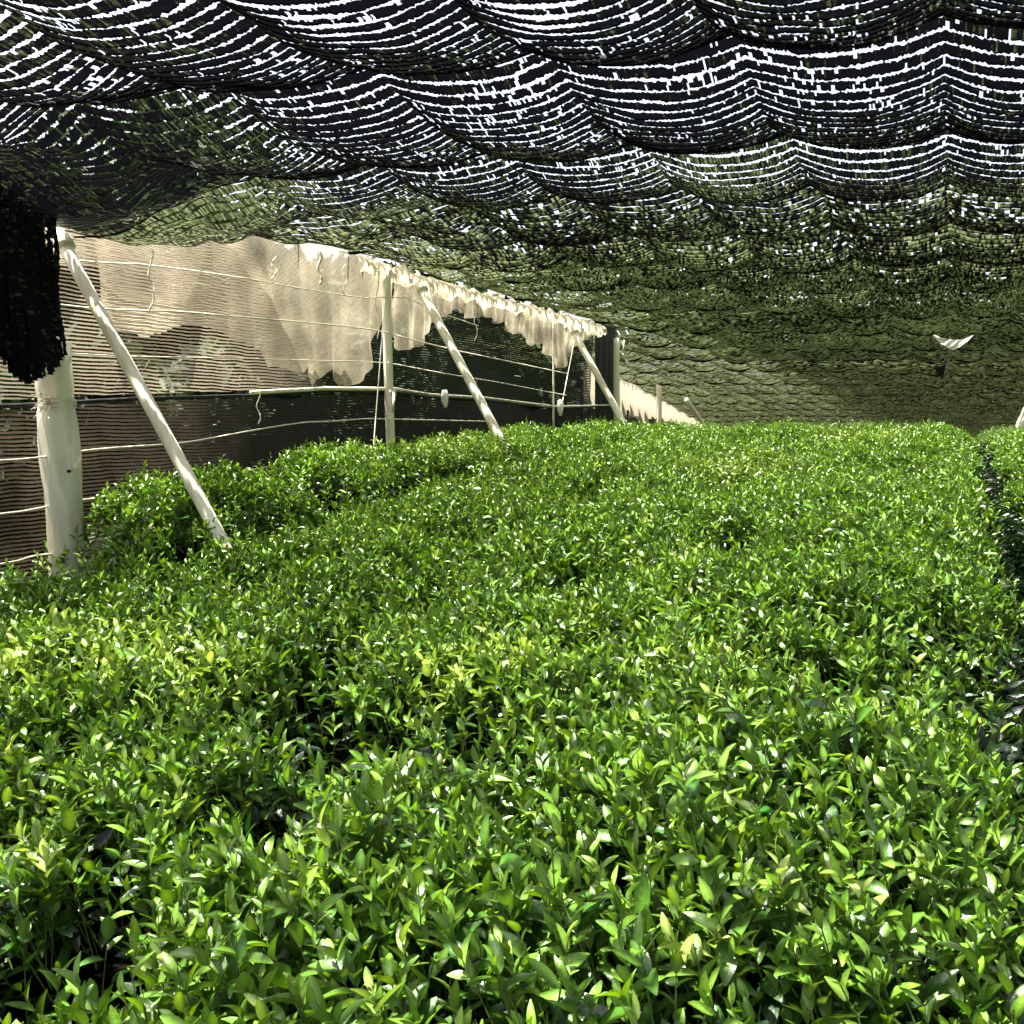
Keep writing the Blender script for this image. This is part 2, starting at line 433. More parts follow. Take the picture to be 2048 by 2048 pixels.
# ------------------------------------------------------------------ shade canopy
ROWS = [-1.85, -.95, -.05, .85, 1.75, 2.64, 3.50, 4.2, 5.15, 6.1, 7.3, 8.9, 10.9, 13.2, 15.6, 18, 21, 24, 27.5, 31, 35, 39, 44, 50, 57, 65, 74, 84]
EDY = [-3, 2.0, 2.84, 3.15, 3.4, 3.7, 4.0, 4.5, 9.7]
EDZ = [2.16, 2.18, 2.20, 2.20, 2.235, 2.33, 2.385, 2.425, 2.425]
WX0, WP = -.06, .455
skew = lambda v: np.interp(v, [-2, 3.5, 7.5, 12], [.16, .18, .40, .42])
def canopy_xyz(u, v, row):
    """point of the cloth at width u (=X), length v inside seam row `row`"""
    Y = v + skew(v) * np.clip(u, -3.3, 3)
    base = 2.43 - .036 * np.maximum(Y - 15, 0)
    t = (u - WX0 + .03 * N2(v * .7, 3)) / WP
    cell = np.floor(t); su = 2 * (t - cell) - 1
    su = np.sign(su) * np.abs(su) ** 1.15
    rnd = .75 + .5 * np.abs(N1(cell * 1.7 + .5, row * 2.3 + .5))
    a, b = ROWS[row], ROWS[row + 1]
    sv = 2 * (v - a) / (b - a) - 1
    av = np.interp(a, [0, 3, 4.5, 7, 10, 20, 50], [.105, .10, .082, .070, .060, .042, .035])
    av = av * (.68 + .32 * sstep(-1.9, -.5, u))
    au = np.interp(a, [0, 5, 10, 50], [.040, .058, .066, .04])
    sag = av * (1 - sv * sv) * (.88 + .12 * (1 - su * su)) + au * (1 - su * su) * rnd * (1 - .35 * np.abs(sv) ** 3)
    z = base - sag + .02 * N3(u * 1.1, v * 1.1) + .006 * N1(u * 9, v * 9)
    # the edge over the net wall hangs lower and is gathered there
    w = 1 - sstep(-3.06, -2.2, u)
    w = np.where(Y < 9.8, w, 0)
    ez = np.interp(Y, EDY, EDZ) + .035 * np.sin(Y * 9 + 2 * N1(Y, 2)) * np.clip(1 - w, 0, 1) * 2
    z = z * (1 - w) + (ez - .4 * sag * (1 - w)) * w
    wl = np.clip(1.6 * (1 - sstep(-3.0, -1.4, u)), 0, 1) * (1 - sstep(5, 7, Y)) * sstep(-3.05, -2.85, u)
    z = z + wl * (.045 * N1(u * 4.2 + 5, v * 3.1) + .022 * N2(u * 9, v * 7))
    return u, Y, z

canopy = empty('shade_canopy', (0, 6, 2.43), 'black shade net canopy sagging in scallops over the whole field', 'shade canopy')
PITCH, RIB, SKIRT = .043, .0290, .0034
def net_row(row):
    a, b = ROWS[row], ROWS[row + 1]
    near = (a > .8 and b < 9)
    du = .0042 if (near and a < 4) else (.009 if near else (.022 if a < 13 else .045))
    bag = Bag()
    K = max(3, int(round((b - a) * (1.05 if near else 1.0) / PITCH)))
    if a > 15: K = max(3, int(K * .7))
    pitch = (b - a) / K
    rib = pitch * (RIB / PITCH)
    for k in range(K):
        v0 = a + (k + .5) * pitch
        ul = -2.965
        if v0 + skew(v0) * -3 > 9.2: ul = -5.15 - .158 * (v0 + skew(v0) * -3 - 16.3) if v0 > 15 else -5.3
        us = np.arange(ul, 2.3 if near else 3.6, du); n = len(us)
        j1 = rng.normal(0, .0022, n) + .0025 * N1(us * 30, k + row * 40.); j2 = rng.normal(0, .0022, n) + .0025 * N2(us * 30, k + row * 40.)
        if not near: j1 *= 1.5; j2 *= 1.5
        rw = rib * (1 + .12 * (1 - sstep(-2.4, -.9, us))) if a < 6 else rib
        if a < 1.8:      # ribs narrowed overhead, mostly out of view, to throw sun patches on the tea
            Yc = v0 + skew(v0) * us
            rw = rw * np.ones(n)
            for (px, py, pr) in SUN_PATCHES[:8]:
                rw = rw * (1 - .45 * np.exp(-(((us - px + .42) ** 2 + (Yc - py + .10) ** 2) / (1.15 * pr) ** 2) ** 2))
        va = v0 - rw / 2 + j1; vb = v0 + rw / 2 + j2
        P = [np.stack(canopy_xyz(us, va, row), -1), np.stack(canopy_xyz(us, np.full(n, v0), row), -1), np.stack(canopy_xyz(us, vb, row), -1)]
        lo = P[2].copy(); lo[:, 2] -= (SKIRT if a < 4 else (.0050 if a < 5 else (.0070 if a < 6 else .0095))) * (1 + .4 * rng.random(n)) * (.35 + .65 * sstep(-2.9, -1.8, us)); P.append(lo)
        # every cloth piece keeps its own four corners, so a torn stitch is simply left out
        pull = N3(us[:-1] * 5, k * .6 + row * 17)        # threads pulled apart in places
        dens = np.clip(.35 + 1.6 * pull, .1, 2)
        whole = rng.random(n - 1) < (.007 if near else .006) * dens
        half0 = rng.random(n - 1) < (.055 if near else .13) * dens
        half1 = rng.random(n - 1) < (.040 if near else .012) * dens
        if near:
            half0[1:] |= half0[:-1] & (rng.random(n - 2) < .3); half1[1:] |= half1[:-1] & (rng.random(n - 2) < .3)
        keeps = [~(whole | half0), ~(whole | half1), ~(whole | half1)]
        ti = np.clip(rng.normal(.0, .10, n - 1) + np.interp(a, [1, 2.7, 3.6, 5, 7, 12, 30], [-.20, -.10, .06, .20, .30, .32, .32]) + .16 * N1(us[:-1] * 2.5, v0 * 2.5) + rng.normal(0, np.interp(a, [3, 6], [.06, .26]), n - 1) + .22 * (1 - sstep(-2.8, -1.6, us[:-1])) * rng.random(n - 1), -.3, .6)  # farther rows toned up: bounced and leaked light put into the colour
        for r in range(3):
            keep = keeps[r]
            q = np.stack([P[r][:-1], P[r][1:], P[r + 1][1:], P[r + 1][:-1]], 1)[keep]
            m = len(q)
            F = np.arange(m * 4).reshape(-1, 4)
            tn = np.repeat(ti[keep][:, None], 4, 0) * np.ones((1, 3)); 
            bag.add(q.reshape(-1, 3), F, tn)
    p = bag.build('net_panel', M_net, canopy, smooth=False)
    # seam strip near, dark mid-sag strip farther along, each with a hanging lip
    us = np.arange(-3.05 if b < 9.8 else (-5.1 - .158 * max(0, b - 17.6)), 3.6, .03)
    vv = np.full(len(us), b - 1e-4 if b < 6 else a + .56 * (b - a))
    lip = np.interp(b, [2, 5, 7, 12, 40], [.005, .008, .018, .026, .03])
    A = np.stack(canopy_xyz(us, vv - .012, row), -1); B = np.stack(canopy_xyz(us, vv, row), -1); C = B.copy()
    C[:, 2] -= lip * (.15 + .85 * np.abs(np.sin((us - WX0) / WP * math.pi))) * (.7 + .6 * rng.random(len(us))); C[:, 1] -= .006
    V = np.concatenate([A, B, C]); n = len(us)
    mesh_obj('seam', V, grid_faces(n, 3), M_net, canopy, True, tone=np.full((3 * n, 3), -.5))
for r in range(len(ROWS) - 1): net_row(r)

# ------------------------------------------------------------------ black drape over the wrapped post
def sheet(name, ys, lo, hi, xf, mat, parent=None, nz=24, **kw):
    ys = np.asarray(ys); U = np.linspace(0, 1, nz)
    Yg, Ug = np.meshgrid(ys, U)
    Z = lo[None] * (1 - Ug) + hi[None] * Ug
    X = xf(Yg, Z, Ug)
    return mesh_obj(name, np.stack([X, Yg, Z], -1).reshape(-1, 3), grid_faces(len(ys), nz), mat, parent, True, **kw)

bag = Bag()
for layer, dx in ((0, 0.0), (1, -.045), (2, -.08)):
    for k in range(56):
        y = 1.95 + .80 * (k + .5 + .3 * layer) / 56
        zlo = float(np.interp(y, [1.95, 2.25, 2.44, 2.53, 2.75], [2.05, 1.93, 1.80, 1.63, 1.745])) + .012 * layer
        zs = np.arange(zlo + .004 * rng.random(), 2.42, .009); n = len(zs)
        t = (2.42 - zs) / .7
        right = np.interp(zs, [1.63, 1.75, 1.87, 2.08, 2.17, 2.42], [2.745, 2.745, 2.725, 2.675, 2.65, 2.72])
        yc = 1.95 + (y - 1.95) * (right - 1.95) / .80 + .006 * np.sin(zs * 19 + k)
        frac = np.interp(zs, [2.0, 2.2, 2.35], [1.6, 1.1, .80])
        w = .80 / 56 * frac / 2
        x = -2.855 + dx + .030 * np.sin(y * 19 + zs * 5 + layer * .3) * np.clip(t + .2, 0, 1) + .02 * np.sin(zs * 9 + y * 5)
        j = rng.normal(0, .0025, n)
        A = np.stack([x, yc - w + j, zs], -1); B = np.stack([x + .008 * np.sin(k * 2.1), yc + w + j[::-1], zs], -1)
        keep = rng.random(n - 1) > np.interp(zs[:-1], [1.7, 1.75, 2.1, 2.25], [0, .012, .012, .07])
        q = np.stack([A[:-1], B[:-1], B[1:], A[1:]], 1)[keep]
        bag.add(q.reshape(-1, 3), np.arange(len(q) * 4).reshape(-1, 4), np.repeat(rng.normal(-.12, .12, len(q))[:, None], 4, 0) * np.ones((1, 3)))
dr = bag.build('net_drape', M_net, None, smooth=False)
tag(dr, 'loose black shade net hanging over the top of the thick wrapped post', 'net drape')

# ------------------------------------------------------------------ net wall
WX = -3.06
wall = empty('net_wall', (WX, 0, float(ground_of(0))), 'sheer net wall behind the wrapped post, tan near and black farther along', 'net wall')
ys = np.arange(.8, 9.02, .05)
seam_z = np.interp(ys, [0, 2.59, 3.22, 3.91, 4.55, 5.29, 5.72, 6.5, 7.94, 9.5], [1.56, 1.57, 1.61, 1.64, 1.68, 1.70, 1.68, 1.68, 1.64, 1.68])
topw = np.interp(ys, EDY, EDZ) + .03
topw = np.minimum(topw, np.interp(ys, [0, 3.92, 4.0, 4.2, 4.5, 5.0, 5.2, 5.6, 5.9, 9.1], [3, 3, 2.35, 2.1, 1.86, 1.90, 2.15, 2.06, 2.33, 2.33]))
topw = np.where(ys > 5.27, np.minimum(topw, .04 + np.interp(ys, [5.26, 5.34, 5.58, 5.66, 5.80, 6.09, 6.3, 6.5, 6.77, 6.9, 7.06, 7.2, 7.31, 7.5, 7.7, 7.85, 8.0, 8.1, 8.25, 8.4, 8.58, 8.87, 9.1], [2.0, 1.93, 1.98, 2.05, 2.16, 2.24, 2.20, 2.27, 2.21, 2.25, 2.16, 2.19, 2.10, 2.14, 2.07, 2.02, 1.965, 1.97, 2.07, 2.17, 2.23, 2.30, 2.32])), topw)
bil = lambda Y, Z, U: WX + .02 * np.sin(Y * 2.1 + Z * 3) + .012 * N1(Y * 4, Z * 2)
sheet('upper_panel', ys, seam_z + .012, topw, bil, M_wall, wall)
sheet('lower_panel', ys, ground_of(ys), seam_z - .02, lambda Y, Z, U: bil(Y, Z, U) + .01, M_wall_low, wall)
SY = np.arange(.8, 9.5, .08); SZ = np.interp(SY, [0, 2.59, 3.22, 3.91, 4.55, 5.29, 5.72, 6.5, 7.94, 9.5], [1.56, 1.57, 1.61, 1.64, 1.68, 1.70, 1.68, 1.68, 1.64, 1.68])
tube('hem', np.stack([np.full(len(SY), WX + .03), SY, SZ - .008], -1), .008, M_blacknet, wall)
k = SY > 3.85
tube('hem_rail', np.stack([np.full(k.sum(), WX + .06), SY[k], SZ[k] + .006], -1), np.where(SY[k] < 5.3, .010, .006), M_cream, wall)

ys = np.arange(8.98, 9.62, .02)
cur = sheet('black_curtain', ys, ground_of(ys), np.full(len(ys), 2.45) - .012 * np.abs(np.sin(ys * 14)), lambda Y, Z, U: WX + .03 + .02 * np.sin(Y * 38) * (1.1 - U), M_blacknet)
tag(cur, 'narrow black curtain closing the end of the net wall beside the corner post', 'curtain')

# the tan cloth hung outside the wall, with its hanging lobes
VLY = [1.6, 2.4, 2.89, 3.13, 3.15, 3.22, 3.38, 3.60, 3.83, 3.92, 3.98, 4.06, 4.29, 4.34, 4.45, 4.6, 4.67, 4.8, 4.97, 5.10, 5.22]
VLZ = [2.05, 2.05, 2.08, 2.10, 1.94, 1.87, 1.85, 1.93, 1.89, 1.84, 1.87, 1.78, 1.755, 1.79, 1.685, 1.80, 1.70, 1.695, 1.80, 2.02, 2.16]
ys = np.arange(1.6, 5.24, .012)
lo = np.interp(ys, VLY, VLZ) + .014 * N1(ys * 14, 2) + .010 * rng.random(len(ys))
tz = np.interp(ys, EDY, EDZ) + .012 * np.sin(ys * 7) * (ys > 3.6) + .03 * (ys < 3.5)
fold = lambda Y, Z, U: WX - .05 + .105 * sstep(3.5, 3.85, Y) + .022 * np.sin(Y * 21 + 2 * N1(Y * 3, 1)) * (1.15 - U) + .012 * np.sin(Y * 47) * (1 - U) + .02 * N1(Y * 5, Z * 5)
tag(sheet('tan_cloth', ys, lo, tz, fold, M_tan, nz=30), 'wide tan cloth with lobed lower edge hung along the top of the near net wall', 'cloth')
VLY = [5.26, 5.34, 5.58, 5.66, 5.80, 6.09, 6.3, 6.5, 6.77, 6.9, 7.06, 7.2, 7.31, 7.5, 7.7, 7.85, 8.0, 8.1, 8.25, 8.4, 8.58, 8.87, 9.1]
VLZ = [2.0, 1.93, 1.98, 2.05, 2.16, 2.24, 2.20, 2.27, 2.21, 2.25, 2.16, 2.19, 2.10, 2.14, 2.07, 2.02, 1.965, 1.97, 2.07, 2.17, 2.23, 2.30, 2.32]
ys = np.arange(5.26, 9.1, .012)
lo = np.interp(ys, VLY, VLZ) + .012 * N1(ys * 16, 4)
fold2 = lambda Y, Z, U: WX + .055 + .022 * np.sin(Y * 26 + 2 * N1(Y * 3, 6)) * (1.05 - U) + .02 * np.sin(Y * 61) * (1 - U * .6) + .02 * N1(Y * 7, Z * 7)
gath = empty('gathered_cloth', (WX, 7.2, 2.3), 'gathered tan cloth with ragged festoons between the upright post and the corner post', 'cloth')
sheet('festoons', ys, lo, np.full(len(ys), 2.40), fold2, M_tan, gath, nz=24)
ys = np.arange(4.9, 9.15, .01)
sheet('bunched_band', ys, 2.315 + .018 * np.sin(ys * 23) + .02 * N1(ys * 11, 3), 2.405 + .012 * np.sin(ys * 31) + .012 * N2(ys * 17, 1),
      lambda Y, Z, U: WX + .07 + .02 * np.sin(U * 3.1) + .010 * np.sin(Y * 31 + 5 * N1(Y * 3, 1) + U * 2) + .008 * np.sin(Y * 97 + U * 4), M_tanroll, gath, nz=12)

# far wall, beyond the corner and set back to the left
A2, B2 = np.array([-5.2, 16.3]), np.array([-8.9, 39.7])
fw = empty('net_wall', (A2[0], A2[1], float(ground_of(A2[1]))), 'dark distant net wall running away to the right of the corner post', 'net wall')
s = np.linspace(-.12, 1, 160)
FX = A2[0] + (B2[0] - A2[0]) * s; FY = A2[1] + (B2[1] - A2[1]) * s
FZ = 2.40 - .036 * np.maximum(FY - 15, 0) - .05
def sheet_s(name, lo, hi, off, mat, parent=None, nz=14):
    U = np.linspace(0, 1, nz)[:, None]
    Z = lo[None] * (1 - U) + hi[None] * U
    o = off(np.arange(len(s))[None] * np.ones_like(U), U)
    return mesh_obj(name, np.stack([FX[None] + o, FY[None] + 0 * U, Z], -1).reshape(-1, 3), grid_faces(len(s), nz), mat, parent)
sheet_s('panel', ground_of(FY) - .1, FZ - .33, lambda i, U: .03 * np.sin(i * .9), M_blacknet, fw)
drop = np.interp(s, [-.12, .0, .06, .12, .17, .22, .3, .5, .62, .66, .8, 1], [.65, .6, .56, .62, .75, .45, .42, .40, .42, .55, .42, .3]) * (.85 + .3 * rng.random(len(s)))
tag(sheet_s('tan_cloth', FZ - drop, FZ + .02 + .03 * rng.random(len(s)), lambda i, U: .05 + .05 * np.sin(i * 1.9) * (1.1 - U), M_tanroll),
    'far tan cloth bunched along the top of the distant net wall', 'cloth')

# ------------------------------------------------------------------ posts and braces
def lin(p, q, n): return np.linspace(np.array(p, float), np.array(q, float), n)
# thick wrapped post
pb, pt = (-2.93, 2.79, .06), (-2.963, 2.748, 1.79)
post = empty('wrapped_post', pb, 'thick post wrapped in wrinkled pale sheeting with a rope tied round it', 'post')
P = lin(pb, pt, 90); n = 40
ang = np.arange(n) * 2 * math.pi / n
zz = P[:, 2][:, None]
rr = .060 + .006 * np.abs(np.sin(ang[None] * 3 + zz * 5.1 + 1.5 * np.sin(zz * 5))) ** .6 + .003 * np.sin(ang[None] * 9 + zz * 22) * np.sin(zz * 7 + ang[None]) + .004 * N1(ang[None] * 3 + zz * 6, zz * 5) + .0045 * np.sin(ang[None] * 2 + zz * 9)
rr = rr - .008 * np.exp(-((zz - 1.575) / .03) ** 2)
V = np.stack([P[:, 0][:, None] + rr * np.cos(ang), P[:, 1][:, None] + rr * np.sin(ang), zz + 0 * rr], -1).reshape(-1, 3)
i = np.arange(89)[:, None] * n; j = np.arange(n)[None]; kk = (j + 1) % n
mesh_obj('wrap', V, np.stack([i + j, i + kk, i + n + kk, i + n + j], -1).reshape(-1, 4), M_wrap, post)
c = np.array([-2.957, 2.757, 1.575])
bagv, bagf, bagt, off = [], [], [], 0
for q in range(4):
    t = np.linspace(0, 2 * math.pi, 33)
    ring = np.stack([c[0] + .058 * np.cos(t), c[1] + .058 * np.sin(t), c[2] - .018 + .011 * q + .006 * np.sin(t * 2 + q)], -1)
    v, f, T = tube_arrays(ring, .0055, 6, False); bagv.append(v); bagf.append(f + off); off += len(v)
for q in range(16):
    b0 = c + np.array([.03, -.055, .0]); d = np.array([rng.normal(.02, .02), -.05 - .05 * rng.random(), rng.normal(-.01, .035)])
    v, f, T = tube_arrays([b0, b0 + d * .5 + [0, 0, .008], b0 + d + [0, 0, -.02 * rng.random()]], .0016, 4, False); bagv.append(v); bagf.append(f + off); off += len(v)
mesh_obj('rope_tie', np.concatenate(bagv), np.concatenate(bagf), M_rope, post)
tube('bolt_hole', lin((-2.896, 2.735, 1.333), (-2.884, 2.731, 1.333), 2), .0055, M_dark, post, 10)

def pole(name, label, cat, p, q, r, group=None, cap=False, n=12, steps=24):
    e = empty(name, p, label, cat, group)
    P = lin(p, q, steps); P[:, :2] += (.4 * r * np.sin(np.linspace(0, 5, steps)))[:, None] * np.array([.3, .5])
    tube('pipe', P, r, M_cream, e, n)
    return e
GB = 'slanting braces along the net wall'
def brace(label, top, low, r):
    top, low = np.array(top), np.array(low)
    d = low - top
    e = pole('brace', label, 'brace', tuple(top + d * 1.45), tuple(top), r, GB)
    d = d / np.linalg.norm(d)
    tube('clamp', [top + d * .03, top + d * .075], r * 1.35, M_rope, e, 12)
    return e
brace('slanting cream brace nearest the camera, right of the wrapped post', (-3.0, 2.83, 2.195), (-2.32, 2.80, 1.16), .0235)
brace('slanting cream brace just right of the upright cream post', (-2.98, 5.52, 2.355), (-2.35, 5.40, 1.34), .026)
brace('slanting cream brace just left of the corner post', (-2.98, 8.22, 2.325), (-2.5, 8.23, 1.47), .028)

e = pole('upright_post', 'upright cream post of the net wall beside the guy cable', 'post', (-2.97, 5.17, .2), (-2.98, 5.15, 2.385), .026)
tube('tie_band', [(-2.972, 5.165, 1.665), (-2.972, 5.165, 1.70)], .033, M_rope, e, 14)
tube('loose_tail', [(-2.945, 5.15, 1.69), (-2.925, 5.12, 1.64), (-2.93, 5.115, 1.57)], .008, M_rope, e, 6)
pole('thin_post', 'thin cream rod carrying a white clip near the corner of the net wall', 'post', (-2.99, 7.84, .4), (-2.99, 7.83, 2.34), .0075)
e = pole('corner_post', 'weathered upright corner post at the end of the black curtain', 'post', (-3.02, 9.62, .45), (-3.02, 9.61, 2.33), .042)
v = []
for q in range(5):
    b0 = np.array([-2.98 + .01 * q, 9.63, 2.31]); m = 10
    t = np.linspace(0, 1, m)
    tube('frayed_string', np.stack([b0[0] + .05 * t + .02 * np.sin(t * 7 + q), b0[1] + .06 * t * (q - 1), b0[2] - t * (.18 + .08 * q) - .02 * np.sin(t * 5)], -1), .003, M_rope, e, 5)
# far wall posts
pole('upright_post', 'small upright cream post on the distant net wall', 'post', (-5.0, 18.6, .3), (-5.0, 18.6, 2.24), .05)
d_t, d_b = np.array((-5.15, 21.3, 2.02)), np.array((-4.95, 22.2, 1.45))
pole('brace', 'small slanting brace on the distant net wall', 'brace', tuple(d_t + (d_b - d_t) * 1.9), tuple(d_t), .05, GB)
pole('leaning_pole', 'thick cream pole leaning in from the right edge behind the far hedge crest', 'pole', (.45, 15.3, .55), (1.21, 15.6, 2.40), .055)

# ------------------------------------------------------------------ wires, cords, cables and clips
def wire(label, pts, r=.003, jit=.004):
    P = np.array(pts, float)
    t = np.linspace(0, 1, len(P)); tt = np.linspace(0, 1, 60)
    Q = np.stack([np.interp(tt, t, P[:, i]) for i in range(3)], -1)
    Q[:, 2] += jit * np.sin(tt * 23) * np.sin(tt * math.pi)
    o = tube('wire', Q, r, M_wire, None, 5)
    return tag(o, label, 'wire', 'wires strung along the net wall')
W = WX + .10
wire('highest wire on the net wall, crossing the tan cloth near its top', [(W, 1.4, 2.05), (W, 2.85, 2.095), (W, 3.17, 2.125), (W, 3.91, 2.16), (W, 4.87, 2.18), (W, 5.33, 2.24), (W, 5.94, 2.18), (W, 6.33, 2.16)])
wire('second wire down on the net wall, crossing the middle of the tan cloth', [(W, 1.4, 1.90), (W, 2.89, 1.93), (W, 3.39, 1.96), (W, 3.91, 1.99), (W, 5.03, 2.02), (W, 6.09, 1.97), (W, 8.06, 1.92)], .0038)
wire('wire just below the lowest lobes of the tan cloth', [(W, 1.4, 1.72), (W, 2.93, 1.76), (W, 3.54, 1.78), (W, 4.86, 1.845), (W, 5.29, 1.84), (W, 6.5, 1.80), (W, 8.06, 1.74)])
wire('first wire below the dark hem of the net wall', [(W, 1.4, 1.36), (W, 2.58, 1.38), (W, 2.89, 1.40), (W, 3.46, 1.43), (W, 4.31, 1.51), (W, 4.85, 1.53), (W, 6.5, 1.52)], .0035)
wire('second wire below the dark hem, vanishing behind the raised bush', [(W, 1.4, 1.18), (W, 2.57, 1.20), (W, 2.9, 1.22), (W, 3.45, 1.26), (W, 3.96, 1.30), (W, 4.6, 1.36)], .0038)
wire('lowest wire on the net wall, just above the tea at the left edge', [(W, 1.4, 1.0), (W, 2.56, 1.03), (W, 2.75, 1.04), (W, 3.14, 1.08), (W, 3.6, 1.1)], .0035)

def cord(label, y, z0, z1, wig, r=.0045, ph=0.0, dy=0.0):
    t = np.linspace(0, 1, 40)
    wig, r = wig * .6, r * .62
    P = np.stack([np.full(40, W + .01) + .01 * np.sin(t * 9 + ph), y + dy * t + wig * (np.sin(t * 11 + ph) * .6 + np.sin(t * 23 + ph) * .4) * np.sqrt(t), z0 + (z1 - z0) * t], -1)
    return tag(tube('cord', P, r, M_rope, None, 6), label, 'cord', 'loose cords hanging on the net wall')
cord('wavy white cord at the left end of the tan cloth', 3.24, 2.19, 1.95, .022, .005, 1.0)
cord('short curled cord near the bulging top of the tan cloth', 4.05, 2.28, 2.17, .03, .005, 2.0)
cord('broad white tape hanging at the top of the tan cloth', 4.43, 2.36, 2.20, .004, .011, .3)
cord('thin loop of cord right of the broad white tape', 4.66, 2.33, 2.18, .02, .004, 2.6)
cord('long straight cord with a hooked end left of the upright cream post', 4.99, 2.35, 1.97, .012, .005, 0.4)
cord('short cord tied to the hem of the net wall', 3.91, 1.65, 1.50, .004, .004, 0.7)
cord('cord looping down from the highest wire right of the second brace', 6.27, 2.27, 2.05, .02, .004, 1.3)

def cable(label, p, q, r=.0035):
    return tag(tube('guy_cable', lin(p, q, 12), r, M_wire, None, 6), label, 'cable')
cable('thin guy cable slanting down left of the upright cream post', (-2.97, 5.12, 2.28), (-2.86, 4.70, .9))
cable('slack thin cable hanging left of the corner brace', (-2.99, 8.35, 2.25), (-2.95, 7.9, 1.62), .004)

def clip(label, y, z, sc_=1.0):
    e = empty('plastic_clip', (W + .02, y, z), label, 'clip', 'white clips on the hem rail')
    V, F, T = tube_arrays(np.array([(W + .02, y, z + .05 * sc_), (W + .022, y, z + .02 * sc_), (W + .02, y + .006, z - .02 * sc_), (W + .02, y + .016, z - .06 * sc_)]), np.array([.016, .024, .022, .010]) * sc_, 9)
    mesh_obj('body', V, F, M_white, e, tri=T)
    V, F, T = tube_arrays(np.array([(W + .02, y - .03 * sc_, z + .01), (W + .02, y + .05 * sc_, z + .015)]), .009 * sc_, 7)
    mesh_obj('jaw', V, F, M_white, e, tri=T)
clip('white plastic clip on the hem rail right of the upright cream post', 5.78, 1.665)
clip('white plastic clip on the hem rail at the thin rod', 7.85, 1.64, 1.15)

# ------------------------------------------------------------------ sky gap sheet and net scrap in the canopy
def crescent(name, label, cat, c, w, h, mat, tilt=0.0):
    t = np.linspace(-1, 1, 25); U = np.linspace(0, 1, 6)[:, None]
    top = -.30 * (1 - np.abs(t) ** 1.5) * h + .25 * h * np.abs(t) ** 3
    bot = -h * (1 - np.abs(t) ** 1.3) + .25 * h * np.abs(t) ** 3
    Z = c[2] + top * (1 - U) + bot * U + tilt * t * w
    X = c[0] + t * w / 2 * CT + 0 * U
    Y = c[1] + t * w / 2 * ST + .05 * np.sin(U * 2 + t * 3) - .04 * U
    return tag(mesh_obj(name, np.stack([X, Y, Z], -1).reshape(-1, 3), grid_faces(25, 6), mat), label, cat)
crescent('sky_gap_sheet', 'white sheet crescent standing for a bright sky gap in the far canopy', 'sheet', (-.02, 10.35, float(canopy_xyz(np.array([-.02]), np.array([10.36]), 11)[2][0]) - .05), .44, .13, M_white)  # added sheet in place of sky showing through a hole in the net
sh = bpy.data.objects['sky_gap_sheet']
for q in (0, 24):  # cords added to hang the sky gap crescent
    c_ = sh.data.vertices[q].co.copy()
    tube('tie', [tuple(c_), (c_.x + .01, c_.y, c_.z + .06), (c_.x, c_.y + .01, c_.z + .13)], .004, M_rope, sh, 5)
crescent('net_flap', 'small torn flap of black net hanging below the far canopy', 'net flap', (-.15, 14.6, float(canopy_xyz(np.array([-.15]), np.array([14.66]), 13)[2][0]) - .01), .26, .22, M_blacknet, .25)

# ------------------------------------------------------------------ plants and things outside the net wall
def shrub(name, label, cat, group, x, y, h, r, nleafs, tone, trunk=None, lobes=9, big=1.0):
    gz = float(ground_of(y))
    e = empty(name, (x, y, gz), label, cat, group)
    cs = []
    base = .15 * h if trunk is None else trunk * .8
    for q in range(lobes):
        a = rng.uniform(0, 6.28); k = rng.uniform(.1, .75)
        cs.append((x + r * k * math.cos(a), y + r * k * math.sin(a), gz + base + (h - base) * rng.uniform(.25, .85), r * rng.uniform(.35, .6)))
    cs = np.array(cs)
    i = rng.integers(0, lobes, nleafs)
    v = rng.normal(0, 1, (nleafs, 3)); v /= np.linalg.norm(v, axis=1)[:, None]
    rad = cs[i, 3] * rng.uniform(.55, 1.05, nleafs)
    p = cs[i, :3] + v * rad[:, None] * np.array([1, 1, .85])
    p[:, 2] = np.maximum(p[:, 2], gz + .02)
    d = v + rng.normal(0, .7, v.shape) + np.array([0, 0, -.3])
    up = v + rng.normal(0, .4, v.shape)
    L = rng.uniform(.07, .14, nleafs) * big * (1.5 if trunk else 1)
    V, F, per = leaves(p, d, up, L, L * .55, 3, rng.uniform(0, .4, nleafs), rng.uniform(0, .5, nleafs))
    c = np.array(tone) * rng.uniform(.5, 1.5, nleafs)[:, None]
    mesh_obj('crown', V, F, M_shrub, e, tone=np.repeat(c, per, 0))
    P = []
    bag = Bag()
    tl = base + (h - base) * .5
    v_, f_, _ = tube_arrays(np.array([(x, y, gz - .05), (x + .03, y, gz + tl * .5), (x - .02, y + .03, gz + tl)]), np.array([.05, .04, .02]) * (1.8 if trunk else .6), 8, False)
    bag.add(v_, f_)
    for q in range(min(lobes, 7)):
        s0 = np.array([x + .01, y, gz + tl * rng.uniform(.3, .8)])
        v_, f_, _ = tube_arrays(np.array([s0, (s0 + cs[q, :3]) / 2 + [0, 0, .05], cs[q, :3]]), np.array([.025, .018, .006]) * (1.6 if trunk else .6), 6, False)
        bag.add(v_, f_)
    bag.build('trunk', M_bark, e)
GS = 'dark shrubs behind the net wall'
SL = 'dark shrub blurred behind the black net of the wall'
